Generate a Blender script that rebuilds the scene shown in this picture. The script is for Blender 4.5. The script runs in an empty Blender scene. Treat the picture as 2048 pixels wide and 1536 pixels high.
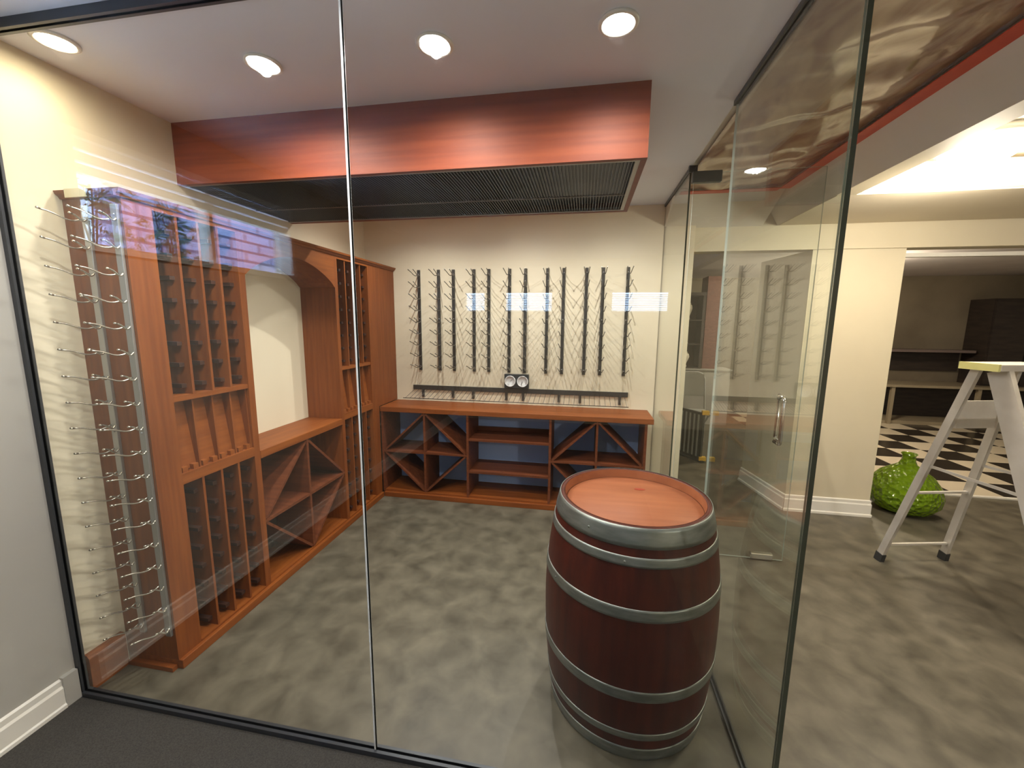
import bpy, bmesh, math, random
from mathutils import Vector, Matrix
random.seed(7)
scn = bpy.context.scene
COL = scn.collection

# ---------------------------------------------------------------- camera
F_PX = 813.326
R = Vector((0.98467908, 0.17415423, 0.00879845))
U = Vector((-0.03439877, 0.1445325, 0.98890196))
FW = Vector((-0.1709498, 0.97405372, -0.14830883))
cd = bpy.data.cameras.new('camera')
cam = bpy.data.objects.new('camera', cd); COL.objects.link(cam)
M = Matrix(((R.x, U.x, -FW.x, 0), (R.y, U.y, -FW.y, 0), (R.z, U.z, -FW.z, 1.6), (0, 0, 0, 1)))
cam.matrix_world = M
cd.sensor_fit = 'HORIZONTAL'; cd.sensor_width = 36.0; cd.lens = F_PX / 2048 * 36.0
cd.clip_start = 0.02; cd.clip_end = 100
scn.camera = cam

# ---------------------------------------------------------------- world, view
w = bpy.data.worlds.new('world'); scn.world = w; w.use_nodes = True
bg = w.node_tree.nodes['Background']
bg.inputs['Color'].default_value = (0.50, 0.68, 1.0, 1); bg.inputs['Strength'].default_value = 7.0
vs = scn.view_settings
vs.view_transform = 'Standard'; vs.look = 'None'; vs.gamma = 1; vs.exposure = 1.2; vs.use_curve_mapping = False

SPOT_W = 20.0       # each recessed spot in the cellar ceiling
BACK_W = 20.0       # those hidden behind the soffit, washing the back wall
ROOM_W = 20.0       # the flush dome lamp of the room beside the cellar

# key dimensions (metres): x along the back wall, y away from the camera, z up
XL, XR, XS = -2.08, -1.795, 0.627       # left wall, face of the tall rack, side glass
YG, YB = 1.197, 3.695                   # front glass, back wall
ZC = 2.578
YBF = 3.342                             # face of the low shelf unit

# ---------------------------------------------------------------- materials
def mat(name, color, rough=0.5, metal=0.0, coat=0.0, spec=None, emit=None, estr=0.0):
    m = bpy.data.materials.new(name); m.use_nodes = True
    b = m.node_tree.nodes['Principled BSDF']
    b.inputs['Base Color'].default_value = (*color, 1); b.inputs['Roughness'].default_value = rough
    b.inputs['Metallic'].default_value = metal; b.inputs['Coat Weight'].default_value = coat
    if spec is not None: b.inputs['Specular IOR Level'].default_value = spec
    if emit: b.inputs['Emission Color'].default_value = (*emit, 1); b.inputs['Emission Strength'].default_value = estr
    return m

def noisy(name, c1, c2, scale=(1, 1, 1), nscale=3.0, detail=6, rough=0.5, lo=0.35, hi=0.65, bump=0.0, coat=0.0, distort=0.0, rvar=0.0, metal=0.0, spec=None):
    m = mat(name, c1, rough, metal, coat, spec); nt = m.node_tree; N = nt.nodes; L = nt.links
    b = N['Principled BSDF']
    tc = N.new('ShaderNodeTexCoord'); mp = N.new('ShaderNodeMapping'); mp.inputs['Scale'].default_value = scale
    no = N.new('ShaderNodeTexNoise'); no.inputs['Scale'].default_value = nscale; no.inputs['Detail'].default_value = detail; no.inputs['Distortion'].default_value = distort
    cr = N.new('ShaderNodeValToRGB'); e = cr.color_ramp.elements
    e[0].position = lo; e[0].color = (*c1, 1); e[1].position = hi; e[1].color = (*c2, 1)
    L.new(tc.outputs['Object'], mp.inputs['Vector']); L.new(mp.outputs['Vector'], no.inputs['Vector'])
    L.new(no.outputs['Fac'], cr.inputs['Fac']); L.new(cr.outputs['Color'], b.inputs['Base Color'])
    if bump:
        bp = N.new('ShaderNodeBump'); bp.inputs['Strength'].default_value = bump; bp.inputs['Distance'].default_value = 0.01
        L.new(no.outputs['Fac'], bp.inputs['Height']); L.new(bp.outputs['Normal'], b.inputs['Normal'])
    if rvar:
        mr = N.new('ShaderNodeMapRange'); mr.inputs['To Min'].default_value = rough - rvar; mr.inputs['To Max'].default_value = rough + rvar
        L.new(no.outputs['Fac'], mr.inputs['Value']); L.new(mr.outputs['Result'], b.inputs['Roughness'])
    return m

def glass_mat(name, tint):
    m = bpy.data.materials.new(name); m.use_nodes = True; nt = m.node_tree; N = nt.nodes; L = nt.links
    N.remove(N['Principled BSDF'])
    tr = N.new('ShaderNodeBsdfTransparent'); tr.inputs['Color'].default_value = (*tint, 1)
    gl = N.new('ShaderNodeBsdfGlossy'); gl.inputs['Roughness'].default_value = 0.0; gl.inputs['Color'].default_value = (1, 1, 1, 1)
    lw = N.new('ShaderNodeLayerWeight'); lw.inputs['Blend'].default_value = 0.5
    pw = N.new('ShaderNodeMath'); pw.operation = 'POWER'; pw.inputs[1].default_value = 5
    ma = N.new('ShaderNodeMath'); ma.operation = 'MULTIPLY_ADD'; ma.inputs[1].default_value = 0.955; ma.inputs[2].default_value = 0.045
    mx = N.new('ShaderNodeMixShader')
    L.new(lw.outputs['Facing'], pw.inputs[0]); L.new(pw.outputs[0], ma.inputs[0]); L.new(ma.outputs[0], mx.inputs['Fac'])
    L.new(tr.outputs[0], mx.inputs[1]); L.new(gl.outputs[0], mx.inputs[2]); L.new(mx.outputs[0], N['Material Output'].inputs['Surface'])
    return m

GLASS = glass_mat('clear_glass', (0.975, 0.99, 0.98))
GLASS_EDGE = mat('green_glass_edge', (0.06, 0.07, 0.05), 0.15)
HIGHLIT_EDGE = mat('glass_edge_highlight', (0.50, 0.56, 0.50), 0.2)  # edge lightened, the bright highlight on it is put into the colour
SEAM_HIGHLIGHT = mat('seam_highlight', (0.88, 0.92, 0.92), 0.3)  # whitish strip, bright highlight of the pane edges painted as its colour
CREAM = noisy('cream_paint', (0.74, 0.66, 0.50), (0.78, 0.70, 0.54), nscale=1.5, rough=0.6)
CREAM2 = noisy('cream_paint_room', (0.64, 0.57, 0.42), (0.68, 0.61, 0.45), nscale=1.5, rough=0.6)
GREYWALL = noisy('grey_wall_paint', (0.40, 0.385, 0.35), (0.43, 0.415, 0.375), nscale=2, rough=0.6)
CEIL = noisy('ceiling_paint', (0.74, 0.76, 0.85), (0.78, 0.80, 0.88), nscale=2, rough=0.7)
CEIL2 = noisy('ceiling_paint_room', (0.76, 0.68, 0.54), (0.80, 0.72, 0.57), nscale=2, rough=0.7)
DRYWALL = noisy('raw_drywall', (0.80, 0.76, 0.69), (0.85, 0.81, 0.74), nscale=2.5, rough=0.8)
WHITE = mat('white_trim', (0.80, 0.77, 0.70), 0.35)
CONC = noisy('polished_concrete', (0.068, 0.059, 0.042), (0.170, 0.149, 0.108), nscale=7.5, detail=12, rough=0.42, lo=0.28, hi=0.74, rvar=0.12, distort=0.35)
CARPET = noisy('dark_carpet', (0.035, 0.032, 0.028), (0.06, 0.055, 0.048), nscale=220, rough=0.95, bump=0.3)
WOOD_V = noisy('redwood_upright', (0.175, 0.042, 0.007), (0.235, 0.064, 0.011), scale=(14, 14, 0.8), nscale=3, rough=0.5, spec=0.3)
WOOD_Y = noisy('redwood_lengthwise', (0.195, 0.048, 0.007), (0.265, 0.074, 0.012), scale=(14, 0.8, 14), nscale=3, rough=0.5, spec=0.3)
WOOD_X = noisy('redwood_crosswise', (0.185, 0.045, 0.007), (0.255, 0.068, 0.012), scale=(0.8, 14, 14), nscale=3, rough=0.5, spec=0.3)
WOOD_BIN_SHADED = noisy('redwood_bin_shaded', (0.11, 0.030, 0.012), (0.17, 0.048, 0.018), scale=(0.8, 14, 14), nscale=3, rough=0.5, spec=0.3)  # redwood darkened, shade inside the bins is put into the colour
WOOD_CELL_SHADED = noisy('redwood_cell_shaded', (0.035, 0.011, 0.007), (0.055, 0.018, 0.010), scale=(1, 8, 8), nscale=3, rough=0.6)  # same redwood much darker, shade of the bottle cells painted in
FASCIA = noisy('mahogany_fascia', (0.19, 0.036, 0.013), (0.255, 0.054, 0.018), scale=(0.6, 14, 14), nscale=3, rough=0.55, spec=0.3)
BARREL = noisy('barrel_oak', (0.046, 0.005, 0.003), (0.078, 0.010, 0.004), scale=(9, 9, 0.7), nscale=3, rough=0.42, spec=0.35)
LID = noisy('barrel_head', (0.27, 0.085, 0.035), (0.33, 0.11, 0.046), scale=(1, 12, 12), nscale=2, rough=0.5, spec=0.3)
HOOP = noisy('galvanised_hoop', (0.20, 0.215, 0.20), (0.30, 0.315, 0.29), scale=(2, 2, 9), nscale=6, rough=0.42, metal=0.75)
BLACK = mat('black_metal', (0.018, 0.018, 0.02), 0.4)
GRAPH = mat('graphite_strip', (0.085, 0.082, 0.078), 0.35, 0.5)
STEEL = mat('satin_steel', (0.42, 0.42, 0.42), 0.35, 0.8)
CHROME = mat('chrome', (0.85, 0.85, 0.85), 0.12, 1.0)
RODM = mat('nickel_rod', (0.55, 0.52, 0.45), 0.25, 0.9)
RODD = mat('dark_rod', (0.16, 0.15, 0.13), 0.3, 0.7)
CHANNEL = mat('dark_channel', (0.06, 0.065, 0.075), 0.35, 0.4)
BLUELIT_BACK = mat('blue_lit_backing', (0.40, 0.55, 0.90), 0.7)  # blue light on the cream wall behind the bins, painted as panel colour
GLOW = mat('lamp_lens', (1, 1, 1), 0.5, emit=(1.0, 0.98, 0.95), estr=35)
GLOWARM = mat('lamp_lens_warm', (1, 1, 1), 0.5, emit=(1.0, 0.86, 0.60), estr=35)
DOME = mat('dome_lens', (1, 1, 1), 0.5, emit=(1.0, 0.90, 0.68), estr=16)

# ---------------------------------------------------------------- mesh helpers
class MB:
    def __init__(s): s.v = []; s.f = []; s.mi = []; s.sm = []
    def add(s, vs, fs, mi=0, smooth=False):
        o = len(s.v); s.v += [tuple(p) for p in vs]
        for f in fs: s.f.append(tuple(i + o for i in f)); s.mi.append(mi); s.sm.append(smooth)
        return s
    def box(s, x0, x1, y0, y1, z0, z1, mi=0):
        v = [(x0, y0, z0), (x1, y0, z0), (x1, y1, z0), (x0, y1, z0), (x0, y0, z1), (x1, y0, z1), (x1, y1, z1), (x0, y1, z1)]
        return s.add(v, [(0, 3, 2, 1), (4, 5, 6, 7), (0, 1, 5, 4), (1, 2, 6, 5), (2, 3, 7, 6), (3, 0, 4, 7)], mi)
    def beam(s, a, b, w, h, up=(0, 0, 1), mi=0, w2=None, h2=None):
        """box from a to b, w across, h along up"""
        a, b = Vector(a), Vector(b); d = (b - a).normalized(); side = d.cross(Vector(up)).normalized(); u = side.cross(d).normalized()
        v = []
        for p, ww, hh in ((a, w, h), (b, w2 or w, h2 or h)):
            for i, j in ((-1, -1), (1, -1), (1, 1), (-1, 1)): v.append(p + side * i * ww / 2 + u * j * hh / 2)
        return s.add(v, [(3, 2, 1, 0), (4, 5, 6, 7), (0, 1, 5, 4), (1, 2, 6, 5), (2, 3, 7, 6), (3, 0, 4, 7)], mi)
    def prism(s, pts, axis, a, b, mi=0):
        """polygon pts (2D) extruded along axis x/y/z from a to b"""
        n = len(pts)
        def P(p, t): return {'x': (t, p[0], p[1]), 'y': (p[0], t, p[1]), 'z': (p[0], p[1], t)}[axis]
        v = [P(p, a) for p in pts] + [P(p, b) for p in pts]
        f = [tuple(range(n - 1, -1, -1)), tuple(range(n, 2 * n))] + [(i, (i + 1) % n, n + (i + 1) % n, n + i) for i in range(n)]
        return s.add(v, f, mi)
    def tube(s, pts, r, n=8, mi=0, cap=True):
        pts = [Vector(p) for p in pts]; v = []; f = []; prev = None
        for i, p in enumerate(pts):
            d = (pts[min(i + 1, len(pts) - 1)] - pts[max(i - 1, 0)]).normalized()
            if prev is None:
                a = d.orthogonal().normalized()
            else:
                a = (prev - d * prev.dot(d)).normalized()
            prev = a; b = d.cross(a); rr = r[i] if isinstance(r, (list, tuple)) else r
            for k in range(n):
                t = 2 * math.pi * k / n; v.append(p + (a * math.cos(t) + b * math.sin(t)) * rr)
        for i in range(len(pts) - 1):
            for k in range(n): f.append((i * n + k, i * n + (k + 1) % n, (i + 1) * n + (k + 1) % n, (i + 1) * n + k))
        s.add(v, f, mi, True)
        if cap:
            o = len(s.v) - len(v)
            s.f.append(tuple(o + k for k in range(n - 1, -1, -1))); s.mi.append(mi); s.sm.append(False)
            s.f.append(tuple(o + (len(pts) - 1) * n + k for k in range(n))); s.mi.append(mi); s.sm.append(False)
        return s
    def lathe(s, prof, c=(0, 0, 0), n=64, mi=0, smooth=True, axis='z'):
        v = []; f = []
        for r, z in prof:
            for k in range(n):
                t = 2 * math.pi * k / n; p = (r * math.cos(t), r * math.sin(t), z)
                if axis == 'y': p = (p[0], p[2], p[1])
                v.append((c[0] + p[0], c[1] + p[1], c[2] + p[2]))
        m = len(prof)
        for i in range(m - 1):
            for k in range(n):
                q = (i * n + k, i * n + (k + 1) % n, (i + 1) * n + (k + 1) % n, (i + 1) * n + k)
                f.append(q if axis == 'z' else q[::-1])
        return s.add(v, f, mi, smooth)

def build(name, mb, mats, parent=None, label=None, bevel=0.0):
    me = bpy.data.meshes.new(name)
    base = Vector((0, 0, 0))
    if parent is not None: base = parent['_o'] if False else ORIG[parent.name]
    me.from_pydata([tuple(Vector(p) - base) for p in mb.v], [], mb.f)
    if not isinstance(mats, (list, tuple)): mats = [mats]
    for m in mats: me.materials.append(m)
    me.polygons.foreach_set('material_index', mb.mi); me.polygons.foreach_set('use_smooth', mb.sm)
    bm = bmesh.new(); bm.from_mesh(me); bmesh.ops.recalc_face_normals(bm, faces=bm.faces) if parent is not None or True else None
    bm.to_mesh(me); bm.free(); me.update()
    o = bpy.data.objects.new(name, me); COL.objects.link(o)
    ORIG[o.name] = base.copy()
    if parent is not None: o.parent = parent
    if label: o['label'] = label
    if bevel:
        b = o.modifiers.new('bevel', 'BEVEL'); b.width = bevel; b.segments = 2; b.limit_method = 'ANGLE'
    return o

ORIG = {}
def thing(name, label, cat, loc=(0, 0, 0), group=None):
    o = bpy.data.objects.new(name, None); COL.objects.link(o); o.location = loc; o.empty_display_size = 0.1
    o['label'] = label; o['category'] = cat
    if group: o['group'] = group
    ORIG[o.name] = Vector(loc); return o
def tag(o, label, cat, group=None):
    o['label'] = label; o['category'] = cat
    if group: o['group'] = group
    return o
def struct(name, mb, m, bevel=0.0):
    o = build(name, mb, m, bevel=bevel); o['kind'] = 'structure'; return o
def B(*a): return MB().box(*a)

# ================================================================ SETTING
struct('floor', B(XL, 7.5, -4.1, 4.41, -0.1, 0.0), CONC)
struct('floor_carpet', B(XL, XS - 0.02, -4.1, YG - 0.02, 0.0, 0.006), CARPET)

# checkered floor of the room at the far end
def checker():
    m = mat('checker_tile', (0.5, 0.5, 0.5), 0.25); nt = m.node_tree; N = nt.nodes; L = nt.links
    tc = N.new('ShaderNodeTexCoord'); mp = N.new('ShaderNodeMapping'); mp.inputs['Location'].default_value = (-4.4 / 0.4 + 0.0, -4.41 / 0.4, 0.5)
    mp.inputs['Scale'].default_value = (2.5, 2.5, 1)
    ck = N.new('ShaderNodeTexChecker'); ck.inputs['Scale'].default_value = 1.0
    ck.inputs['Color1'].default_value = (0.035, 0.028, 0.022, 1); ck.inputs['Color2'].default_value = (0.68, 0.60, 0.46, 1)
    L.new(tc.outputs['Object'], mp.inputs['Vector']); L.new(mp.outputs['Vector'], ck.inputs['Vector']); L.new(ck.outputs['Color'], N['Principled BSDF'].inputs['Base Color'])
    return m
struct('floor_checkered', B(2.6, 7.5, 4.41, 8.3, -0.1, 0.0), checker())
struct('floor_passage', B(XL, 2.6, 4.41, 8.3, -0.1, 0.0), CONC)
CONC2 = CONC
struct('trim_threshold', B(2.6, 7.5, 4.37, 4.41, 0.0, 0.012), WHITE)

struct('ceiling', B(XL, XS, -4.1, YB, ZC, ZC + 0.1), CEIL)
struct('wall_back', B(XL, 0.87, YB, YB + 0.12, 0, ZC), CREAM)
# left wall inside the cellar, then outside it with a window opening
struct('wall_left', B(XL - 0.15, XL, YG, YB + 0.12, 0, ZC), CREAM)
wy0, wy1, wz0, wz1 = -0.31, 0.98, 1.89, 2.37
m = MB(); m.box(XL - 0.15, XL, -4.1, wy0, 0, ZC); m.box(XL - 0.15, XL, wy0, wy1, 0, wz0); m.box(XL - 0.15, XL, wy0, wy1, wz1, ZC); m.box(XL - 0.15, XL, wy1, YG, 0, ZC)
struct('wall_left_outer', m, GREYWALL)
struct('wall_right', B(7.5, 7.62, -4.1, 8.3, 0, 2.8), GREYWALL)
DARKWALL = noisy('dark_far_wall', (0.13, 0.105, 0.072), (0.20, 0.165, 0.115), nscale=1.2, rough=0.8)
struct('wall_far', B(XL, 7.5, 8.18, 8.3, 0, 2.8), DARKWALL)
struct('wall_far_left', B(0.50, 0.62, YB + 0.12, 8.18, 0, 2.8), DARKWALL)
struct('ceiling_far', B(0.62, 7.5, 3.85, 8.18, 2.45, 2.8), noisy('far_ceiling', (0.50, 0.46, 0.46), (0.55, 0.51, 0.51), nscale=2, rough=0.8))

# rear wall with small high windows (their mirror images show in the glass)
RW = [(-1.93, -1.58), (-1.27, -0.50), (0.38, 1.23)]
RZ0, RZ1 = 1.77, 2.09
m = MB(); xs = [XL - 0.15] + [a for w_ in RW for a in w_] + [7.5]
for i in range(0, len(xs), 2): m.box(xs[i], xs[i + 1], -4.25, -4.1, 0, 2.8)
for a, b in RW: m.box(a, b, -4.25, -4.1, 0, RZ0); m.box(a, b, -4.25, -4.1, RZ1, 2.8)
struct('wall_rear', m, CREAM)
SLAT = mat('blind_slat', (0.85, 0.87, 0.9), 0.5)
for i, (a, b) in enumerate(RW):
    fr = MB(); t = 0.02
    fr.box(a, b, -4.14, -4.1, RZ0, RZ0 + t).box(a, b, -4.14, -4.1, RZ1 - t, RZ1).box(a, a + t, -4.14, -4.1, RZ0 + t, RZ1 - t).box(b - t, b, -4.14, -4.1, RZ0 + t, RZ1 - t)
    o = struct('window_%d' % (i + 1), fr, WHITE)
    bl = MB(); z = RZ0 + 0.03
    while z < RZ1 - 0.03:
        bl.beam((a + t, -4.12, z), (b - t, -4.12, z), 0.022, 0.002, up=(0, 0.9, 1)); z += 0.0265
    build('blind', bl, SLAT, o)
    build('pane', B(a, b, -4.2, -4.195, RZ0, RZ1), GLASS, o)

# left outer window, its raised blind and the light well beyond
fr = MB(); t = 0.03
X0, X1 = XL - 0.10, XL + 0.012
fr.box(X0, X1, wy0, wy1, wz0, wz0 + t).box(X0, X1, wy0, wy1, wz1 - t, wz1).box(X0, X1, wy0, wy0 + t, wz0 + t, wz1 - t).box(X0, X1, wy1 - t, wy1, wz0 + t, wz1 - t)
fr.box(X0 + 0.01, X1 - 0.03, 0.30, 0.34, wz0 + t, wz1 - t)
o = struct('window_4', fr, WHITE)
bl = MB()
for k in range(3): bl.box(XL - 0.03, XL + 0.005, wy0 + t, wy1 - t, 2.2 + k * 0.048, 2.236 + k * 0.048)
build('blind', bl, SLAT, o)
build('pane', B(XL - 0.08, XL - 0.075, wy0 + t, wy1 - t, wz0 + t, 2.34), GLASS, o)
# block wall of the light well outside that window
SIDING = mat('block_wall_paint', (0.62, 0.66, 0.74), 0.7)
nt = SIDING.node_tree; br = nt.nodes.new('ShaderNodeTexBrick'); br.inputs['Scale'].default_value = 1.0
br.inputs['Color1'].default_value = (0.48, 0.56, 0.84, 1); br.inputs['Color2'].default_value = (0.52, 0.46, 0.66, 1); br.inputs['Mortar'].default_value = (0.10, 0.14, 0.26, 1)
br.inputs['Brick Width'].default_value = 0.32; br.inputs['Row Height'].default_value = 0.09; br.inputs['Mortar Size'].default_value = 0.012
tc = nt.nodes.new('ShaderNodeTexCoord'); mp = nt.nodes.new('ShaderNodeMapping'); mp.inputs['Rotation'].default_value = (math.pi / 2, 0, math.pi / 2)
sx = nt.nodes.new('ShaderNodeSeparateXYZ'); cx = nt.nodes.new('ShaderNodeCombineXYZ')
nt.links.new(tc.outputs['Object'], sx.inputs[0]); nt.links.new(sx.outputs['Y'], cx.inputs[0]); nt.links.new(sx.outputs['Z'], cx.inputs[1])
nt.links.new(cx.outputs[0], br.inputs['Vector']); nt.links.new(br.outputs['Color'], nt.nodes['Principled BSDF'].inputs['Base Color'])
struct('wall_window_well', B(-3.3, -3.2, -3.6, 0.05, 1.2, 2.75), SIDING)
LEAF = mat('shrub_leaf', (0.07, 0.16, 0.10), 0.25)
def shrub(cy, label):
    t_ = thing('garden_shrub', label, 'shrub', (-2.75, cy, 1.2), 'shrubs outside the left window')
    st = MB()
    for k in range(5): st.tube([(-2.75, cy, 1.2), (-2.75 + random.uniform(-.1, .1), cy + random.uniform(-.08, .08), 1.7), (-2.75 + random.uniform(-.15, .15), cy + random.uniform(-.12, .12), 2.35)], [0.01, 0.007, 0.004], 5)
    build('stem', st, mat('shrub_stem', (0.12, 0.08, 0.05), 0.8), t_)
    lf = MB()
    for k in range(480):
        p = Vector((-2.75 + random.gauss(0, .09), cy + random.gauss(0, .10), random.uniform(1.5, 2.4)))
        d = Vector((random.uniform(-1, 1), random.uniform(-1, 1), random.uniform(-1, 1))).normalized(); e = d.orthogonal().normalized() * 0.013; d *= 0.035
        nrm = d.cross(e).normalized() * .002
        lf.add([p - d, p + e + nrm, p + d, p - e + nrm], [(0, 1, 2, 3)])
    build('foliage', lf, LEAF, t_)
shrub(0.42, 'leafy green shrub outside the window, mirrored faintly in the glass near the peg strips')
shrub(-0.03, 'leafy green shrub outside the window, mirrored faintly over the wine rack top')

# baseboards
def baseboard(name, pts, m):
    """profile run along x or y"""
    struct(name, m, WHITE)
m = MB()
prof = lambda s, x: [(x, 0.006), (x + s * 0.022, 0.006), (x + s * 0.022, 0.02), (x + s * 0.016, 0.026), (x + s * 0.016, 0.095), (x + s * 0.010, 0.105), (x + s * 0.010, 0.128), (x, 0.134)]
m.prism(prof(1, XL), 'y', -4.1, 1.13)
struct('baseboard_left', m, WHITE)
m = MB(); m.box(XL, XL + 0.02, 1.13, 1.18, 0.006, 0.14)
struct('trim_plinth_block', m, GREYWALL)
# wood baseboard inside the cellar between the glass and the rack
tag(build('wooden_baseboard', MB().prism([(XL, 0), (XL + 0.028, 0), (XL + 0.028, 0.15), (XL + 0.018, 0.165), (XL, 0.165)], 'y', YG + 0.02, 1.36), WOOD_Y), 'short reddish wood baseboard on the cream wall between the glass front and the tall rack', 'baseboard')

# metal channels that hold the glass
struct('trim_1', B(XL, XS, YG - 0.016, YG + 0.016, 0.0, 0.022), CHANNEL)
struct('trim_2', B(XL, XS, YG - 0.016, YG + 0.016, ZC - 0.03, ZC), CHANNEL)
struct('trim_3', B(XL, XL + 0.02, YG - 0.013, YG + 0.013, 0.022, ZC - 0.03), CHANNEL)
struct('trim_4', B(XS - 0.012, XS + 0.012, YG + 0.016, 2.10, 0.0, 0.012), CHANNEL)
struct('trim_5', B(XS - 0.012, XS + 0.012, YG - 0.016, 2.10, ZC - 0.02, ZC), CHANNEL)
struct('trim_6', B(XS - 0.012, XS + 0.012, 2.90, YB, ZC - 0.02, ZC), CHANNEL)

# glass panes
def pane(name, label, x0, x1, y0, y1, z0, z1, thin, edge=None):
    m = MB(); m.box(x0, x1, y0, y1, z0, z1)
    o = build(name, m, [GLASS, edge or GLASS_EDGE])
    for p in o.data.polygons:
        n = p.normal
        if abs(n.x if thin == 'x' else n.y) < 0.5: p.material_index = 1
    return tag(o, label, 'glass panel')
SX = -0.715
pane('glass_partition', 'clear front glass panel beside the left wall, in front of the tall wine rack', XL + 0.02, SX - 0.003, YG - 0.005, YG + 0.005, 0.022, ZC - 0.03, 'y')
pane('glass_partition', 'clear front glass panel in front of the wine barrel, reaching the glass corner', SX + 0.003, XS - 0.006, YG - 0.005, YG + 0.005, 0.022, ZC - 0.03, 'y')
pane('glass_partition', 'clear side glass panel between the front corner and the doorway, right of the barrel', XS - 0.005, XS + 0.005, YG - 0.006, 2.085, 0.012, ZC - 0.02, 'x', HIGHLIT_EDGE)
pane('glass_partition', 'narrow clear side glass panel between the doorway and the back wall', XS - 0.005, XS + 0.005, 2.895, YB, 0.0, ZC - 0.02, 'x')
struct('trim_seam', B(SX - 0.003, SX + 0.003, YG - 0.0055, YG + 0.0055, 0.022, ZC - 0.03), SEAM_HIGHLIGHT)
struct('trim_corner_seal', B(XS - 0.006, XS + 0.006, YG - 0.009, YG - 0.006, 0.022, ZC - 0.03), GLASS_EDGE)

# the open glass door, its pulls, hinge and lock
DY = 2.86
door = thing('glass_door', 'frameless glass door standing open with a steel pull handle', 'door', (XS, DY, 0.0))
m = MB(); m.box(XS + 0.014, 1.385, DY - 0.005, DY + 0.005, 0.008, 2.535)
o = build('door_pane', m, [GLASS, HIGHLIT_EDGE], door)
for p in o.data.polygons:
    if abs(p.normal.y) < 0.5: p.material_index = 1
for s in (-1, 1):
    h = MB(); y = DY + s * 0.006; yo = DY + s * 0.08; x = 1.275 + 0.02 * s
    h.tube([(x, y, 1.135), (x, yo - s * .012, 1.135), (x, yo - s * .004, 1.147), (x, yo, 1.155)][:2] + [(x, yo - s * .003, 1.14), (x, yo, 1.128)] + [(x, yo, 0.86), (x, yo - s * .003, 0.848), (x, yo - s * .012, 0.845), (x, y, 0.845)], 0.0125, 12)
    build('pull_handle', h, CHROME, door, 'polished steel D-shaped pull handle')
h = MB(); h.box(XS + 0.002, XS + 0.175, DY - 0.02, DY + 0.02, 2.475, 2.541)
build('patch_hinge', h, mat('dark_patch_fitting', (0.10, 0.11, 0.11), 0.35, 0.6), door, 'dark grey patch hinge', bevel=0.004)
h = MB(); h.box(1.18, 1.32, DY - 0.018, DY + 0.018, 0.01, 0.05)
build('bottom_lock', h, CHROME, door, 'polished floor lock', bevel=0.004)
h = MB(); h.lathe([(0.0, 2.40), (0.009, 2.40), (0.009, 2.49)], (XS + 0.01, DY, 0), 12)
hb = MB().box(XS - 0.03, XS + 0.0015, 2.897, 2.93, 2.50, 2.55)
build('hinge_pin', MB().box(XS - 0.02, XS + 0.03, DY - 0.012, DY + 0.012, 2.541, ZC - 0.001), BLACK, door)

# ================================================================ recessed lamps
for i, (x, y, warm, lb) in enumerate([(-1.885, 1.30, True, 'small warm recessed ceiling spot closest to the left wall'), (-1.25, 1.534, False, 'small recessed ceiling spot second from the left wall, over the rack aisle'),
                           (-0.558, 1.534, False, 'recessed ceiling spot just right of the glass seam, third from the left wall'), (0.075, 1.53, False, 'recessed ceiling spot above the barrel'),
                           (-1.35, 2.98, False, 'recessed ceiling spot behind the soffit, near the tall rack'), (-0.53, 2.98, False, 'recessed ceiling spot behind the soffit, over the gauge box'), (0.22, 2.98, False, 'recessed ceiling spot behind the soffit, near the glass side')]):
    t_ = thing('ceiling_light', lb, 'ceiling light', (x, y, ZC), 'recessed spots in the cellar ceiling')
    back = y > 2
    build('trim_ring', MB().lathe([(0.050, -0.001), (0.066, -0.001), (0.066, -0.006), (0.054, -0.010), (0.050, -0.004)], (x, y, ZC), 32), WHITE, t_)
    build('lens', MB().lathe([(0.0001, -0.006), (0.050, -0.004)], (x, y, ZC), 32), GLOWARM if warm else GLOW, t_)
    ld = bpy.data.lights.new('spot', 'SPOT'); ld.energy = BACK_W if back else SPOT_W * (0.14 if warm else 1.0); ld.spot_size = math.radians(150 if back else 168); ld.spot_blend = 0.9; ld.shadow_soft_size = 0.007 if back else 0.03
    ld.color = (1.0, 0.84, 0.62) if warm else (1.0, 0.95, 0.88)
    lo = bpy.data.objects.new('lamp_glow', ld); COL.objects.link(lo); lo.parent = t_; lo.location = (0, 0, -0.02)

def fill_can(x, y, label, wt):  # lamps added out of view to brighten the rack end panel
    t_ = thing('ceiling_light', label, 'ceiling light', (x, y, ZC), 'added fill lamps of the outer room')
    build('trim_ring', MB().lathe([(0.050, -0.001), (0.066, -0.001), (0.066, -0.006), (0.054, -0.010), (0.050, -0.004)], (x, y, ZC), 32), WHITE, t_)
    build('lens', MB().lathe([(0.0001, -0.006), (0.050, -0.004)], (x, y, ZC), 32), GLOW, t_)
    l_ = bpy.data.lights.new('can', 'SPOT'); l_.energy = wt; l_.spot_size = math.radians(165); l_.spot_blend = 0.9; l_.shadow_soft_size = 0.02; l_.color = (1.0, 0.95, 0.88)
    o_ = bpy.data.objects.new('lamp_glow', l_); COL.objects.link(o_); o_.parent = t_; o_.location = (0, 0, -0.02)
fill_can(-1.25, 0.86, 'added unseen fill lamp just outside the front glass, in front of the tall rack', 22)
fill_can(-0.558, 0.86, 'added unseen fill lamp just outside the front glass, in front of the glass seam', 12)

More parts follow.
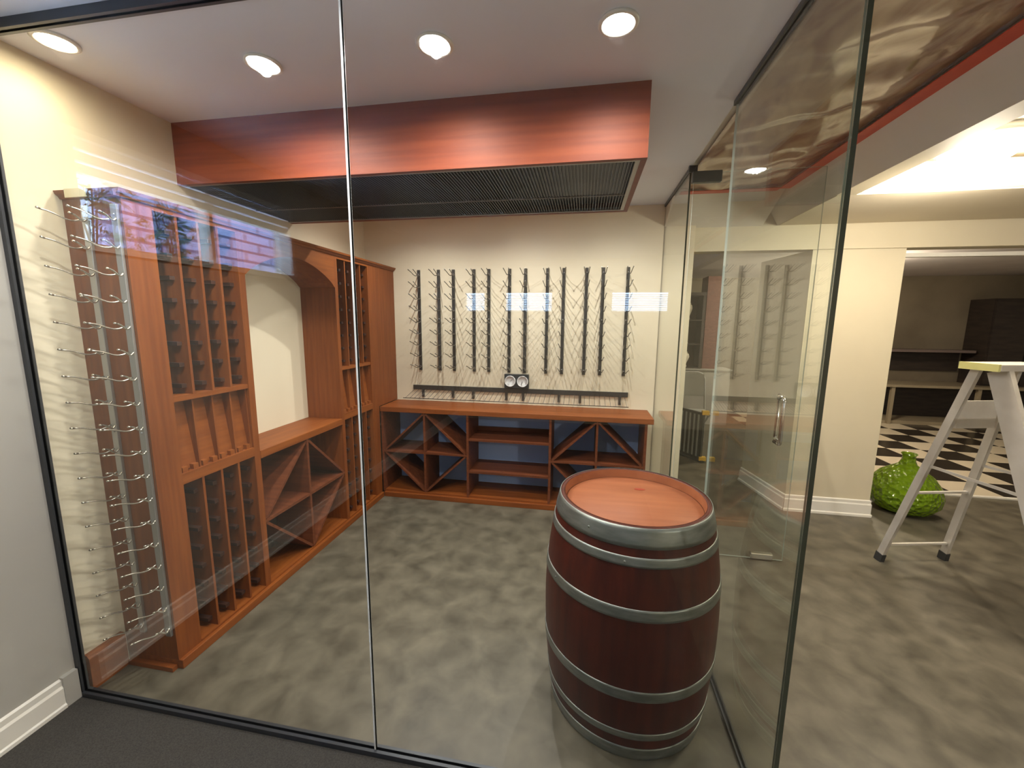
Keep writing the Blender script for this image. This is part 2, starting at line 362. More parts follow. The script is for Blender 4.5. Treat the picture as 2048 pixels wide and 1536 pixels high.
# ================================================================ cooling soffit
SFY0, SFY1, SFX1, SFZ = 1.879, 2.723, 0.234, 2.285
so = thing('cooling_soffit', 'long reddish wooden ceiling box with a black slatted grille underneath', 'ceiling box', (-0.9, 2.3, SFZ))
build('front_fascia', B(XL, SFX1, SFY0, SFY0 + 0.025, SFZ, ZC), FASCIA, so)
build('side_fascia', B(SFX1 - 0.025, SFX1, SFY0 + 0.025, SFY1, SFZ, ZC), FASCIA, so)
build('back_fascia', B(XL, SFX1 - 0.025, SFY1 - 0.025, SFY1, SFZ, ZC), FASCIA, so)
gx0, gx1, gy0, gy1 = XL + 0.0, SFX1 - 0.025, SFY0 + 0.025, SFY1 - 0.025
ALU = mat('grille_frame', (0.30, 0.27, 0.24), 0.4, 0.4)
g = MB(); g.box(gx0, gx1, gy0, gy0 + 0.018, SFZ + 0.002, SFZ + 0.02).box(gx0, gx1, gy1 - 0.018, gy1, SFZ + 0.002, SFZ + 0.02).box(gx1 - 0.02, gx1, gy0 + 0.018, gy1 - 0.018, SFZ + 0.002, SFZ + 0.02)
g.box(gx0, gx1 - 0.02, (gy0 + gy1) / 2 + 0.09, (gy0 + gy1) / 2 + 0.094, SFZ + 0.003, SFZ + 0.012)
gr = build('grille_frame', g, ALU, so)
s_ = MB(); x = gx0 + 0.01
while x < gx1 - 0.025:
    s_.box(x, x + 0.0022, gy0 + 0.018, gy1 - 0.018, SFZ + 0.006, SFZ + 0.024); x += 0.0155
build('grille_slat', s_, mat('slat_metal', (0.10, 0.10, 0.105), 0.35, 0.6), gr)
build('duct_interior', B(gx0, gx1, gy0, gy1, SFZ + 0.05, SFZ + 0.06), BLACK, so)

# ================================================================ tall wine rack on the left wall
ZT = 2.072
def rack_column_unit(label, y0, y1, stile0, stile1):
    """an upright bank of bottle columns: y0..y1 outer faces; stiles inside them"""
    u = thing('bottle_rack', label, 'wine rack', (XR, y0, 0))
    a, b = y0 + stile0, y1 - stile1
    build('side_panel', B(XL, XR, y0, a, 0.045, ZT), WOOD_V, u)
    build('side_panel', B(XL, XR, b, y1, 0.045, ZT), WOOD_V, u)
    n = 4; pitch = (b - a) / n
    build('shelf', B(XL, XR, a, b, 0.85, 0.90), WOOD_Y, u)
    build('shelf', B(XL, XR - 0.004, a, b, 1.235, 1.258), WOOD_Y, u)
    build('top_board', B(XL, XR, a, b, ZT - 0.02, ZT), WOOD_Y, u)
    build('bottom_board', B(XL, XR + 0.002, a, b, 0.045, 0.055), WOOD_Y, u)
    for z0, z1 in ((0.055, 0.85), (1.258, ZT - 0.02)):
        for k in range(1, n): build('divider', B(XL + 0.004, XR - 0.005, a + k * pitch - 0.006, a + k * pitch + 0.006, z0, z1), WOOD_V, u)
        for k in range(n):
            r_ = MB(); p, q = a + k * pitch + (0.006 if k else 0), a + (k + 1) * pitch - (0.006 if k < n - 1 else 0)
            z = z0 + 0.03
            while z < z1 - 0.05:
                r_.box(XL + 0.012, XR - 0.035, p, p + 0.024, z, z + 0.018).box(XL + 0.012, XR - 0.035, q - 0.024, q, z, z + 0.018)
                z += 0.098
            r_.box(XL + 0.002, XL + 0.012, p, p + 0.034, z0, z1).box(XL + 0.002, XL + 0.012, q - 0.034, q, z0, z1)
            build('bottle_rail', r_, WOOD_CELL_SHADED, u)
    # display row: sloping board with a divider between the places
    build('display_board', MB().prism([(XR - 0.045, 0.905), (XR - 0.03, 0.905), (XR - 0.07, 1.235), (XR - 0.085, 1.235)], 'y', a, b), WOOD_Y, u)
    for k in range(n + 1):
        yc = min(max(a + k * pitch, a + 0.004), b - 0.004)
        build('display_divider', MB().prism([(XR - 0.05, 0.90), (XR - 0.012, 0.90), (XR - 0.020, 1.235), (XR - 0.09, 1.235)], 'y', yc - 0.004, yc + 0.004), WOOD_V, u)
    for k in range(n):
        c = a + (k + 0.5) * pitch
        build('neck_rest', B(XR - 0.034, XR - 0.010, c - pitch / 2 + 0.012, c - 0.014, 0.90, 0.925), WOOD_Y, u)
        build('neck_rest', B(XR - 0.034, XR - 0.010, c + 0.014, c + pitch / 2 - 0.012, 0.90, 0.925), WOOD_Y, u)
    return u
rack_column_unit('four-column wooden bottle rack nearest the glass front, left of the arched niche', 1.38, 1.95, 0.115, 0.04)
rack_column_unit('four-column wooden bottle rack far side of the arched niche, near the back corner', 2.755, 3.235, 0.035, 0.02)

# niche unit with arch and diamond bin
ar = thing('arched_display_rack', 'wooden rack section with an arched open niche above a diamond bin', 'wine rack', (XR, 2.35, 0))
ya, yb = 1.95, 2.755
arch = [(ya, ZT), (ya, 1.845)]
for k in range(0, 25):
    t_ = k / 24; y = ya + 0.004 + (yb - ya - 0.008) * t_
    arch.append((y, 1.845 + 0.145 * math.sin(math.pi * t_) ** 0.8))
arch += [(yb, 1.845), (yb, ZT)]
build('arch_header', MB().prism(arch, 'x', XL, XR), WOOD_Y, ar)
build('niche_counter', B(XL, XR + 0.004, ya, yb, 0.822, 0.868), WOOD_Y, ar, bevel=0.003)
build('bottom_board', B(XL, XR, ya, yb, 0.045, 0.055), WOOD_Y, ar)
def diamond(parent, axis, c0, c1, z0, z1, d0, d1, mx, mi_):
    """diamond bin with a cross: plane coords c0..c1, z0..z1, depth d0..d1"""
    cm, zm, t = (c0 + c1) / 2, (z0 + z1) / 2, 0.009
    def bx(a, b, za, zb): return B(d0, d1, a, b, za, zb) if axis == 'x' else B(a, b, d0, d1, za, zb)
    build('upright', bx(cm - t, cm + t, z0, z1), mx, parent)
    build('cross_shelf', bx(c0, cm - t, zm - t, zm + t), mi_, parent); build('cross_shelf', bx(cm + t, c1, zm - t, zm + t), mi_, parent)
    for (a, za), (b, zb) in (((c0, zm), (cm, z1)), ((cm, z1), (c1, zm)), ((c1, zm), (cm, z0)), ((cm, z0), (c0, zm))):
        v = Vector((b - a, zb - za)); n = Vector((-v.y, v.x)).normalized() * 0.008; e = v.normalized() * 0.016
        pts = [(a + e.x - n.x, za + e.y - n.y), (b - e.x - n.x, zb - e.y - n.y), (b - e.x + n.x, zb - e.y + n.y), (a + e.x + n.x, za + e.y + n.y)]
        build('diagonal_board', MB().prism(pts, axis if axis == 'x' else 'y', d0 + (0.0 if axis == 'x' else 0.002), d1 - (0.002 if axis == 'x' else 0.0)), mi_, parent)
diamond(ar, 'x', ya, yb, 0.055, 0.822, XL + 0.01, XR - 0.002, WOOD_BIN_SHADED, WOOD_BIN_SHADED)
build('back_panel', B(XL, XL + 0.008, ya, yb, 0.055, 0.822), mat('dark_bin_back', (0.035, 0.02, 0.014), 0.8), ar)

# filler in the back corner, crown and plinth
cpn = thing('corner_panel', 'plain wooden filler panel closing the tall rack against the back wall', 'panel', (XR, 3.3, 0))
build('upper_board', B(XR - 0.02, XR, 3.236, YB - 0.002, 0.85, ZT), WOOD_V, cpn)
build('lower_board', B(XR - 0.02, XR, 3.236, YBF - 0.014, 0.045, 0.85), WOOD_V, cpn)
cr_ = MB()
cp = [(XR, ZT), (XR + 0.008, ZT), (XR + 0.012, ZT + 0.008), (XR + 0.022, ZT + 0.016), (XR + 0.026, ZT + 0.028), (XR, ZT + 0.028)]
cr_.prism(cp, 'y', 1.356, YB); cr_.box(XL, XR, 1.38, YB, ZT, ZT + 0.028)
cr_.prism([(1.38, ZT), (1.372, ZT), (1.368, ZT + 0.008), (1.358, ZT + 0.016), (1.354, ZT + 0.028), (1.38, ZT + 0.028)], 'x', XL, XR)
tag(build('crown_molding', cr_, WOOD_Y), 'wooden crown molding running along the top of the tall rack', 'molding')
tag(build('rack_plinth', MB().box(XL, XR + 0.02, 1.38, YBF - 0.022, 0.0, 0.045), WOOD_Y, bevel=0.003), 'long wooden plinth board along the foot of the tall rack', 'plinth')
tag(build('toe_molding', MB().box(XL + 0.028, XR - 0.01, 1.355, 1.378, 0.0, 0.022), WOOD_X), 'short bright wooden toe strip at the near end of the tall rack', 'molding')
tag(build('paper_tag', MB().box(XL + 0.06, XL + 0.16, 1.350, 1.3535, ZT - 0.002, ZT + 0.03), mat('cream_tag', (0.85, 0.76, 0.50), 0.6)), 'small cream tag stuck to the near end of the rack crown', 'tag')

# ================================================================ peg strips
def rod_mesh(L, name, m, lift=0.016, side=0.0):
    pts = []; n = 12
    for k in range(n + 1):
        t = k / n
        z = -0.006 * math.sin(t * math.pi * 2.0) * (1 if t < 1 else 0) + lift * (t ** 2.2) - 0.008 * math.sin(t * math.pi)
        pts.append((side * t, -L * t, z))
    mb = MB().tube(pts, 0.0034, 6).tube([(pts[-1][0], pts[-1][1] + 0.002, pts[-1][2]), (pts[-1][0], pts[-1][1] - 0.010, pts[-1][2] + 0.003)], 0.004, 6)
    me = bpy.data.meshes.new(name); me.from_pydata(mb.v, [], mb.f); me.materials.append(m); me.polygons.foreach_set('use_smooth', mb.sm)
    return me
ROD_BACK = [rod_mesh(0.17, 'rod', RODD, 0.026, -0.012), rod_mesh(0.17, 'rod', RODD, 0.026, 0.012)]
ROD_SIDE = [rod_mesh(0.115, 'rod', RODM, 0.012, -0.022), rod_mesh(0.045, 'rod', RODM, 0.010, -0.004)]
def strip(x, y, z0, z1, rows, zr0, dz, label, group, bar_mat, rods, wdt=0.028):
    t_ = thing('peg_strip', label, 'wine peg strip', (x, y, z0), group)
    build('backing_bar', B(x - wdt / 2, x + wdt / 2, y - 0.012, y, z0, z1), bar_mat, t_, bevel=0.002)
    for zz in ((z0 + 0.04), (z0 + z1) / 2 + 0.02, (z1 - 0.04)):
        build('screw', MB().lathe([(0.0001, -0.0155), (0.004, -0.015), (0.0055, -0.0122)], (x, y, zz), 10, axis='y'), STEEL, t_)
    for r in range(rows):
        for s in (0, 1):
            o = bpy.data.objects.new('rod', rods[s]); COL.objects.link(o); o.parent = t_
            o.location = ((-1 if s == 0 else 1) * (wdt / 2 - 0.003), -0.012, zr0 + r * dz - z0)
nth = ['first', 'second', 'third', 'fourth', 'fifth', 'sixth', 'seventh', 'eighth', 'ninth', 'tenth', 'eleventh', 'twelfth']
SXS = [-1.54, -1.347, -1.204, -1.009, -0.869, -0.677, -0.532, -0.336, -0.193, 0.004, 0.145, 0.351]
for i, x in enumerate(SXS):
    lb = 'dark metal peg strip on the cream back wall, %s counting from the tall rack' % nth[i]
    if i == 0: lb = 'dark metal peg strip on the cream back wall, right beside the tall rack'
    if i == 5: lb = 'dark metal peg strip on the back wall above the left dial of the gauge box'
    if i == 11: lb = 'dark metal peg strip on the back wall, closest to the glass side'
    strip(x, YB, 1.145, 2.08, 9, 1.185, 0.106, lb, 'peg strips on the back wall', GRAPH, ROD_BACK)
strip(-1.965, 1.38, 0.17, 2.045, 18, 0.215, 0.1045, 'tall steel peg strip on the rack end panel, the one beside the cream wall', 'peg strips on the rack end', STEEL, ROD_SIDE, 0.03)
strip(-1.822, 1.38, 0.17, 2.045, 18, 0.215, 0.1045, 'tall steel peg strip on the rack end panel, the one at the rack front corner', 'peg strips on the rack end', STEEL, ROD_SIDE, 0.03)

# low wire rack on the back wall just above the counter
wr = thing('wire_rack', 'long low metal rack of thin rods just above the wooden counter', 'wire rack', (-0.6, YB, 0.9))
build('wall_bar', B(-1.62, 0.40, YB - 0.014, YB, 0.955, 0.998), GRAPH, wr)
build('front_wire', MB().tube([(-1.62, 3.45, 0.912), (0.385, 3.45, 0.912)], 0.0035, 6), BLACK, wr)
for k in range(46):
    x = -1.60 + k * (1.97 / 45)
    build('cross_wire', MB().tube([(x, YB - 0.014, 0.962), (x, 3.58, 0.94), (x, 3.45, 0.912)], 0.0022, 5), RODD, wr)
for px in (-1.52, -1.22, -1.02, -0.70, -0.54, -0.21, -0.02, 0.33):
    build('bracket', MB().box(px - 0.011, px + 0.011, YB - 0.02, YB, 0.885, 0.955), GRAPH, wr)

# gauge box
ga = thing('gauge_box', 'small dark wall box with two round white dials', 'thermometer', (-0.60, YB, 1.0))
build('housing', B(-0.715, -0.487, YB - 0.035, YB - 0.001, 1.003, 1.134), mat('gauge_case', (0.045, 0.05, 0.055), 0.3), ga, bevel=0.004)
for cx_, a0 in ((-0.661, 0.6), (-0.545, -1.9)):
    d = build('dial', MB().lathe([(0.0001, -0.038), (0.044, -0.038), (0.047, -0.044), (0.050, -0.044), (0.052, -0.035)], (cx_, YB, 1.068), 32, axis='y'), mat('dial_face', (0.78, 0.79, 0.80), 0.3), ga, 'white round dial')
    tk = MB()
    for k in range(24):
        a = 2 * math.pi * k / 24; tk.beam((cx_ + .033 * math.cos(a), YB - .0385, 1.068 + .033 * math.sin(a)), (cx_ + .039 * math.cos(a), YB - .0385, 1.068 + .039 * math.sin(a)), 0.0015, 0.001, up=(0, 1, 0))
    build('tick_ring', tk, BLACK, d)
    build('needle', MB().beam((cx_, YB - .0395, 1.068), (cx_ + .03 * math.cos(a0), YB - .0395, 1.068 + .03 * math.sin(a0)), 0.003, 0.001, up=(0, 1, 0)), BLACK, d)

# ================================================================ low shelf units along the back wall
XC1 = 0.575
Z1 = 0.80
def low_unit(name, label, x0, x1, left, right):
    u = thing(name, label, 'wine rack', ((x0 + x1) / 2, YBF, 0))
    a, b = x0, x1
    if left: build('side_panel', B(x0, x0 + 0.02, YBF, YB, 0.045, Z1), WOOD_BIN_SHADED, u); a = x0 + 0.02
    if right: build('side_panel', B(x1 - 0.02, x1, YBF, YB, 0.045, Z1), WOOD_BIN_SHADED, u); b = x1 - 0.02
    build('bottom_board', B(a, b, YBF, YB - 0.008, 0.045, 0.063), WOOD_X, u)
    build('back_panel', B(a, b, YB - 0.008, YB, 0.063, Z1), BLUELIT_BACK, u, 'back of the bin with blue light painted into its colour')
    return u, a, b
u, a, b = low_unit('diamond_bin', 'low wooden diamond bin in the corner, at the tall rack', XR + 0.004, -0.97, True, True)
diamond(u, 'y', a, b, 0.063, Z1, YBF + 0.002, YB - 0.010, WOOD_BIN_SHADED, WOOD_BIN_SHADED)
u, a, b = low_unit('shelf_unit', 'low wooden open shelf bay between the two diamond bins', -0.97, -0.265, False, False)
for z in (0.275, 0.57): build('shelf', B(a, b, YBF + 0.004, YB - 0.009, z, z + 0.018), WOOD_BIN_SHADED, u)
build('shelf_lip', B(a, b, YB - 0.04, YB - 0.009, 0.588, 0.625), WOOD_BIN_SHADED, u)
u, a, b = low_unit('diamond_bin', 'low wooden diamond bin behind the barrel, at the glass side', -0.265, 0.53, True, True)
diamond(u, 'y', a, b, 0.063, Z1, YBF + 0.002, YB - 0.010, WOOD_BIN_SHADED, WOOD_BIN_SHADED)
tag(build('shelf_plinth', B(XR + 0.02, 0.53, YBF - 0.02, YB, 0.0, 0.045), WOOD_X, bevel=0.003), 'wooden plinth under the low bins along the back wall', 'plinth')
tag(build('countertop', B(XR + 0.001, XC1, YBF - 0.012, YB - 0.0005, Z1, 0.846), WOOD_X, bevel=0.005), 'long wooden countertop on the low bins below the peg strips', 'countertop')

# ================================================================ barrel
bc = (0.222, 1.666, 0.0); BH = 0.905
def br_(z):
    t = (z - BH / 2) / (BH / 2); return 0.352 - (0.055 if t > 0 else 0.038) * (abs(t) ** 2.1)
ba = thing('wine_barrel', 'dark red wooden wine barrel with grey steel hoops behind the front glass', 'barrel', bc)
pr = [(0.0001, 0.0), (br_(0), 0.0)] + [(br_(k * BH / 28), k * BH / 28) for k in range(1, 29)] + [(br_(BH) - 0.018, BH), (br_(BH) - 0.024, BH - 0.05)]
m = MB().lathe(pr, bc, 96)
build('staves', m, BARREL, ba, 'dark red barrel staves')
rl = br_(BH) - 0.023
build('lid', MB().lathe([(0.0001, BH - 0.035), (rl - 0.004, BH - 0.035), (rl, BH - 0.04), (rl, BH - 0.05), (0.0001, BH - 0.05)], bc, 96), LID, ba, 'orange-brown round barrel head')
build('rim_lining', MB().lathe([(br_(BH) - 0.0182, BH + 0.0005), (br_(BH) - 0.0242, BH - 0.035)], bc, 96), LID, ba)
build('drip_mark', MB().prism([(0.262 + 0.018 * math.cos(a) * (1.6 if math.cos(a) > 0 else 1), 1.80 + 0.009 * math.sin(a)) for a in [k * math.pi / 8 for k in range(16)]], 'z', BH - 0.0348, BH - 0.0335), mat('wine_stain', (0.30, 0.03, 0.01), 0.4), ba)
for z0, z1 in ((0.838, 0.906), (0.775, 0.808), (0.588, 0.630), (0.275, 0.317), (0.10, 0.13), (0.0, 0.055)):
    p = [(br_(z0) + 0.0005, z0), (br_(z0) + 0.0035, z0)]
    for k in range(1, 6): z = z0 + (z1 - z0) * k / 5; p.append((br_(z) + 0.0035, z))
    p.append((br_(z1) + 0.0003, z1))
    build('hoop', MB().lathe(p, bc, 96), HOOP, ba)
for (zz, aa) in ((0.79, -1.75), (0.61, -2.6), (0.87, -2.2)):
    r = br_(zz) + 0.0035; x, y = bc[0] + r * math.cos(aa), bc[1] + r * math.sin(aa)
    build('rivet', MB().lathe([(0.0001, -0.003), (0.004, -0.0015), (0.005, 0)], (x, y, zz), 8, axis='y'), HOOP, ba)

# ================================================================ room beside the cellar
# pillar, header and its trim
struct('wall_pillar', MB().prism([(1.775, 3.735), (2.425, 3.735), (2.425, 4.40), (1.655, 4.40)], 'z', 0, 2.2), CREAM2)
struct('wall_header', B(0.87, 7.5, 3.72, 3.85, 2.2, 2.8), CREAM2)
struct('wall_header_side', B(0.64, 0.87, YB + 0.0, YB + 0.14, 2.2, 2.6), CREAM2) if False else None
m = MB()
def base_run(m, pts):
    for (ax, ay), (bx_, by) in zip(pts[:-1], pts[1:]):
        d = Vector((bx_ - ax, by - ay, 0)).normalized(); n = Vector((d.y, -d.x, 0))
        pf = [(0, 0), (0.024, 0), (0.024, 0.018), (0.016, 0.026), (0.016, 0.105), (0.010, 0.115), (0.010, 0.138), (0, 0.145)]
        v = [];
        for q, s_ in (((ax, ay), -1), ((bx_, by), 1)):
            for o_, z in pf: v.append((q[0] + n.x * o_ + d.x * o_ * s_ * 0.6, q[1] + n.y * o_ + d.y * o_ * s_ * 0.6, z))
        k = len(pf); m.add(v, [tuple(range(k - 1, -1, -1)), tuple(range(k, 2 * k))] + [(i, (i + 1) % k, k + (i + 1) % k, k + i) for i in range(k)])
base_run(m, [(1.655, 4.40), (1.775, 3.735), (2.425, 3.735), (2.425, 4.40)])
struct('baseboard_pillar', m, WHITE)
struct('trim_opening', MB().box(2.426, 7.5, 3.80, 3.84, 2.14, 2.17).box(2.426, 2.45, 3.80, 3.84, 2.17, 2.2), WHITE)
# lower ceiling ring, coves and tray
struct('ceiling_lower', B(1.50, 7.5, 2.94, 3.72, 2.39, 2.8), CEIL2)
struct('ceiling_beam', B(1.49, 1.60, -4.1, 2.94, 2.39, 2.8), CREAM2)
struct('ceiling_tray', B(1.60, 7.5, -4.1, 2.94, 2.56, 2.66), CEIL2)
struct('ceiling_cove', MB().prism([(1.38, ZC), (1.49, 2.39), (1.49, 2.8), (1.38, 2.8)], 'y', -4.1, 3.72), DRYWALL)
struct('ceiling_cove_far', MB().prism([(3.36, ZC), (3.72, 2.39), (3.72, 2.8), (3.36, 2.8)], 'x', XS + 0.0, 1.38), DRYWALL)
struct('ceiling_side', B(XS, 1.38, -4.1, 3.36, ZC + 0.03, ZC + 0.1), DRYWALL)
m = MB()
m.prism([(1.60, 2.40), (1.615, 2.40), (1.62, 2.43), (1.65, 2.47), (1.68, 2.50), (1.69, 2.53), (1.60, 2.53)], 'y', -4.1, 2.94)
m.prism([(2.94, 2.40), (2.925, 2.40), (2.92, 2.43), (2.89, 2.47), (2.86, 2.50), (2.85, 2.53), (2.94, 2.53)], 'x', 1.60, 7.5)
struct('trim_tray_crown', m, WHITE)

# plastic covered insulation with red tape on the ceiling
INS = noisy('film_over_insulation', (0.34, 0.20, 0.14), (0.70, 0.55, 0.38), scale=(2.2, 0.9, 1), nscale=2.2, detail=3, rough=0.22, lo=0.38, hi=0.66, coat=0.8, distort=1.6)
n1, n2 = 28, 110; v = []; f = []
for j in range(n2 + 1):
    for i in range(n1 + 1):
        x = 0.665 + (1.35 - 0.665) * i / n1; y = -0.6 + 3.95 * j / n2
        e = min(1, 4 * i / n1, 4 * (n1 - i) / n1)
        z = ZC + 0.012 - e * (0.010 + 0.010 * math.sin(5 * x + 7 * y + 2 * math.sin(3 * y)) + 0.006 * math.sin(17 * x - 9 * y + 3 * math.sin(5 * x)) + 0.004 * math.sin(31 * y + 13 * x))
        v.append((x, y, z))
nn = (n1 + 1) * (n2 + 1)
for j in range(n2):
    for i in range(n1): q = j * (n1 + 1) + i; f.append((q, q + n1 + 1, q + n1 + 2, q + 1))
mb = MB().add(v, f, 0, True)
sh = build('plastic_sheet', mb, INS); sd = sh.modifiers.new('thickness', 'SOLIDIFY'); sd.thickness = 0.002
tag(sh, 'wavy glossy plastic film over brown insulation on the ceiling beside the glass', 'plastic sheet')
REDT = noisy('red_tape', (0.62, 0.05, 0.02), (0.72, 0.08, 0.03), nscale=9, rough=0.3)
tag(build('red_tape', MB().box(1.325, 1.40, -0.6, 3.33, ZC - 0.022, ZC - 0.018), REDT), 'long strip of red tape along the edge of the plastic ceiling film', 'tape')
tag(build('red_tape', MB().box(0.66, 1.325, 3.310, 3.375, ZC - 0.022, ZC - 0.018), REDT), 'short crosswise strip of red tape at the far end of the plastic film', 'tape')

# flush dome lamp
dl = thing('dome_lamp', 'glaring round flush ceiling lamp in the tray ceiling', 'ceiling light', (1.97, 2.62, 2.56))
build('lamp_base', MB().lathe([(0.0001, 0.0), (0.18, 0.0), (0.18, -0.03), (0.165, -0.035)], (1.97, 2.62, 2.56), 40), WHITE, dl)
build('lamp_shade', MB().lathe([(0.165, -0.03), (0.16, -0.07), (0.12, -0.105), (0.06, -0.12), (0.0001, -0.125)], (1.97, 2.62, 2.56), 40), DOME, dl)
ld = bpy.data.lights.new('dome', 'POINT'); ld.energy = ROOM_W; ld.shadow_soft_size = 0.1; ld.color = (1.0, 0.88, 0.70)
lo = bpy.data.objects.new('lamp_glow', ld); COL.objects.link(lo); lo.parent = dl; lo.location = (0, 0, -0.24)

# unseen fill lamps, added to brighten the far room and the outer room
def fill_lamp(x, y, z, energy, label, color):
    t_ = thing('fill_lamp', label, 'ceiling light', (x, y, z))
    build('lamp_base', MB().lathe([(0.0001, 0.0), (0.14, 0.0), (0.14, -0.02), (0.13, -0.025)], (x, y, z), 32), WHITE, t_)
    build('lamp_shade', MB().lathe([(0.13, -0.02), (0.12, -0.05), (0.07, -0.075), (0.0001, -0.085)], (x, y, z), 32), mat('fill_lamp_glass', (1, 1, 1), 0.4, emit=color, estr=4), t_)
    l_ = bpy.data.lights.new('flush', 'POINT'); l_.energy = energy; l_.shadow_soft_size = 0.12; l_.color = color
    o_ = bpy.data.objects.new('lamp_glow', l_); COL.objects.link(o_); o_.parent = t_; o_.location = (0, 0, -0.16)
fill_lamp(3.3, 6.0, 2.45, 60, 'added unseen fill lamp on the ceiling of the far checkered-floor room', (1.0, 0.85, 0.62))
fill_lamp(4.3, -1.6, 2.56, 70, 'added unseen fill lamp in the open room behind the viewer', (1.0, 0.93, 0.82))

# ================================================================ green glass jug
GG = mat('green_glass', (0.24, 0.40, 0.008), 0.06); b_ = GG.node_tree.nodes['Principled BSDF']
b_.inputs['Transmission Weight'].default_value = 0.45; b_.inputs['IOR'].default_value = 1.45
no = GG.node_tree.nodes.new('ShaderNodeTexVoronoi'); no.inputs['Scale'].default_value = 28
bp = GG.node_tree.nodes.new('ShaderNodeBump'); bp.inputs['Strength'].default_value = 1.0; bp.inputs['Distance'].default_value = 0.025
tcn = GG.node_tree.nodes.new('ShaderNodeTexCoord'); GG.node_tree.links.new(tcn.outputs['Object'], no.inputs['Vector'])
GG.node_tree.links.new(no.outputs['Distance'], bp.inputs['Height']); GG.node_tree.links.new(bp.outputs['Normal'], b_.inputs['Normal'])
jc = (2.80, 3.93, 0)
jg = MB().lathe([(0.0001, 0.0), (0.12, 0.0), (0.19, 0.03), (0.245, 0.10), (0.255, 0.17), (0.235, 0.25), (0.18, 0.33), (0.11, 0.385), (0.062, 0.42), (0.046, 0.46), (0.044, 0.50), (0.055, 0.515), (0.05, 0.52), (0.036, 0.515), (0.034, 0.44), (0.09, 0.375), (0.17, 0.31), (0.22, 0.24), (0.24, 0.17), (0.23, 0.10), (0.18, 0.04), (0.0001, 0.02)], jc, 56)
tag(build('glass_jug', jg, GG), 'big round bubbly green glass jug on the floor beside the pillar', 'jug')

# ================================================================ step ladder
ALM = noisy('ladder_aluminium', (0.62, 0.58, 0.52), (0.70, 0.66, 0.60), nscale=8, rough=0.4, metal=0.25)
YEL = mat('ladder_yellow', (0.78, 0.74, 0.30), 0.45)
DKF = mat('ladder_foot', (0.04, 0.04, 0.04), 0.7)
ld_ = thing('step_ladder', 'pale metal step ladder with a yellow-edged top cap standing in the right room', 'ladder', (2.4, 2.5, 0))
A_t, B_t = Vector((2.105, 2.60, 1.375)), Vector((2.335, 2.66, 1.375))       # rear rail tops
A_f, B_f = Vector((2.059, 3.008, 0.02)), Vector((2.512, 3.107, 0.02))       # rear feet
C_t, D_t = Vector((2.150, 2.53, 1.375)), Vector((2.42, 2.60, 1.375))        # front rail tops
C_f, D_f = Vector((2.24, 2.03, 0.02)), Vector((2.78, 2.16, 0.02))
ax = (B_f - A_f).normalized()
for t_, f_ in ((A_t, A_f), (B_t, B_f)):
    r_ = build('rear_rail', MB().beam(f_, t_, 0.042, 0.022, up=ax), ALM, ld_)
    build('foot', MB().beam(f_ - Vector((0, 0, 0.02)), f_ + (t_ - f_) * 0.03, 0.05, 0.03, up=ax), DKF, r_)
for t_, f_ in ((C_t, C_f), (D_t, D_f)):
    r_ = build('front_rail', MB().beam(f_, t_, 0.095, 0.026, up=ax), ALM, ld_)
    build('foot', MB().beam(f_ - Vector((0, 0, 0.02)), f_ + (t_ - f_) * 0.03, 0.10, 0.034, up=ax), DKF, r_)
def lerp(a, b, t): return a + (b - a) * t
for k, z in enumerate((0.28, 0.56, 0.84, 1.12)):
    t_ = z / 1.375; p, q = lerp(C_f, C_t, t_), lerp(D_f, D_t, t_)
    build('step', MB().beam(p + ax * 0.014, q - ax * 0.014, 0.085, 0.028), ALM, ld_)
for z in (0.12, 0.55):
    t_ = z / 1.375; p, q = lerp(A_f, A_t, t_), lerp(B_f, B_t, t_)
    build('brace_bar', MB().beam(p + ax * 0.012, q - ax * 0.012, 0.018, 0.012), ALM, ld_)
t_ = 1.14 / 1.375
p, q = lerp(A_f, A_t, 0.80), lerp(B_f, B_t, 0.80)
build('paint_shelf', MB().beam(p + ax * 0.02 + Vector((0.0, 0.0, 0)), q - ax * 0.02, 0.012, 0.16), ALM, ld_)
for a, b in ((0.55, 0.45),):
    for (f1, t1, f2, t2) in ((A_f, A_t, C_f, C_t), (B_f, B_t, D_f, D_t)):
        build('spreader', MB().beam(lerp(f1, t1, a), lerp(f2, t2, a), 0.006, 0.016), ALM, ld_)
cp_ = MB().beam(lerp(A_t, C_t, .5) - ax * 0.05 + Vector((0, 0, .018)), lerp(B_t, D_t, .5) + ax * 0.05 + Vector((0, 0, .018)), 0.18, 0.036)
cap = build('top_cap', cp_, ALM, ld_, bevel=0.004)
build('cap_end', MB().beam(lerp(A_t, C_t, .5) - ax * 0.062 + Vector((0, 0, .018)), lerp(A_t, C_t, .5) - ax * 0.05 + Vector((0, 0, .018)), 0.182, 0.038), YEL, cap, 'yellow end of the cap')

# ================================================================ far rooms
DK = noisy('dark_stained_wood', (0.022, 0.016, 0.014), (0.04, 0.028, 0.022), scale=(1, 1, 6), nscale=4, rough=0.5)
PALE = mat('pale_shelf_wood', (0.30, 0.25, 0.17), 0.5)
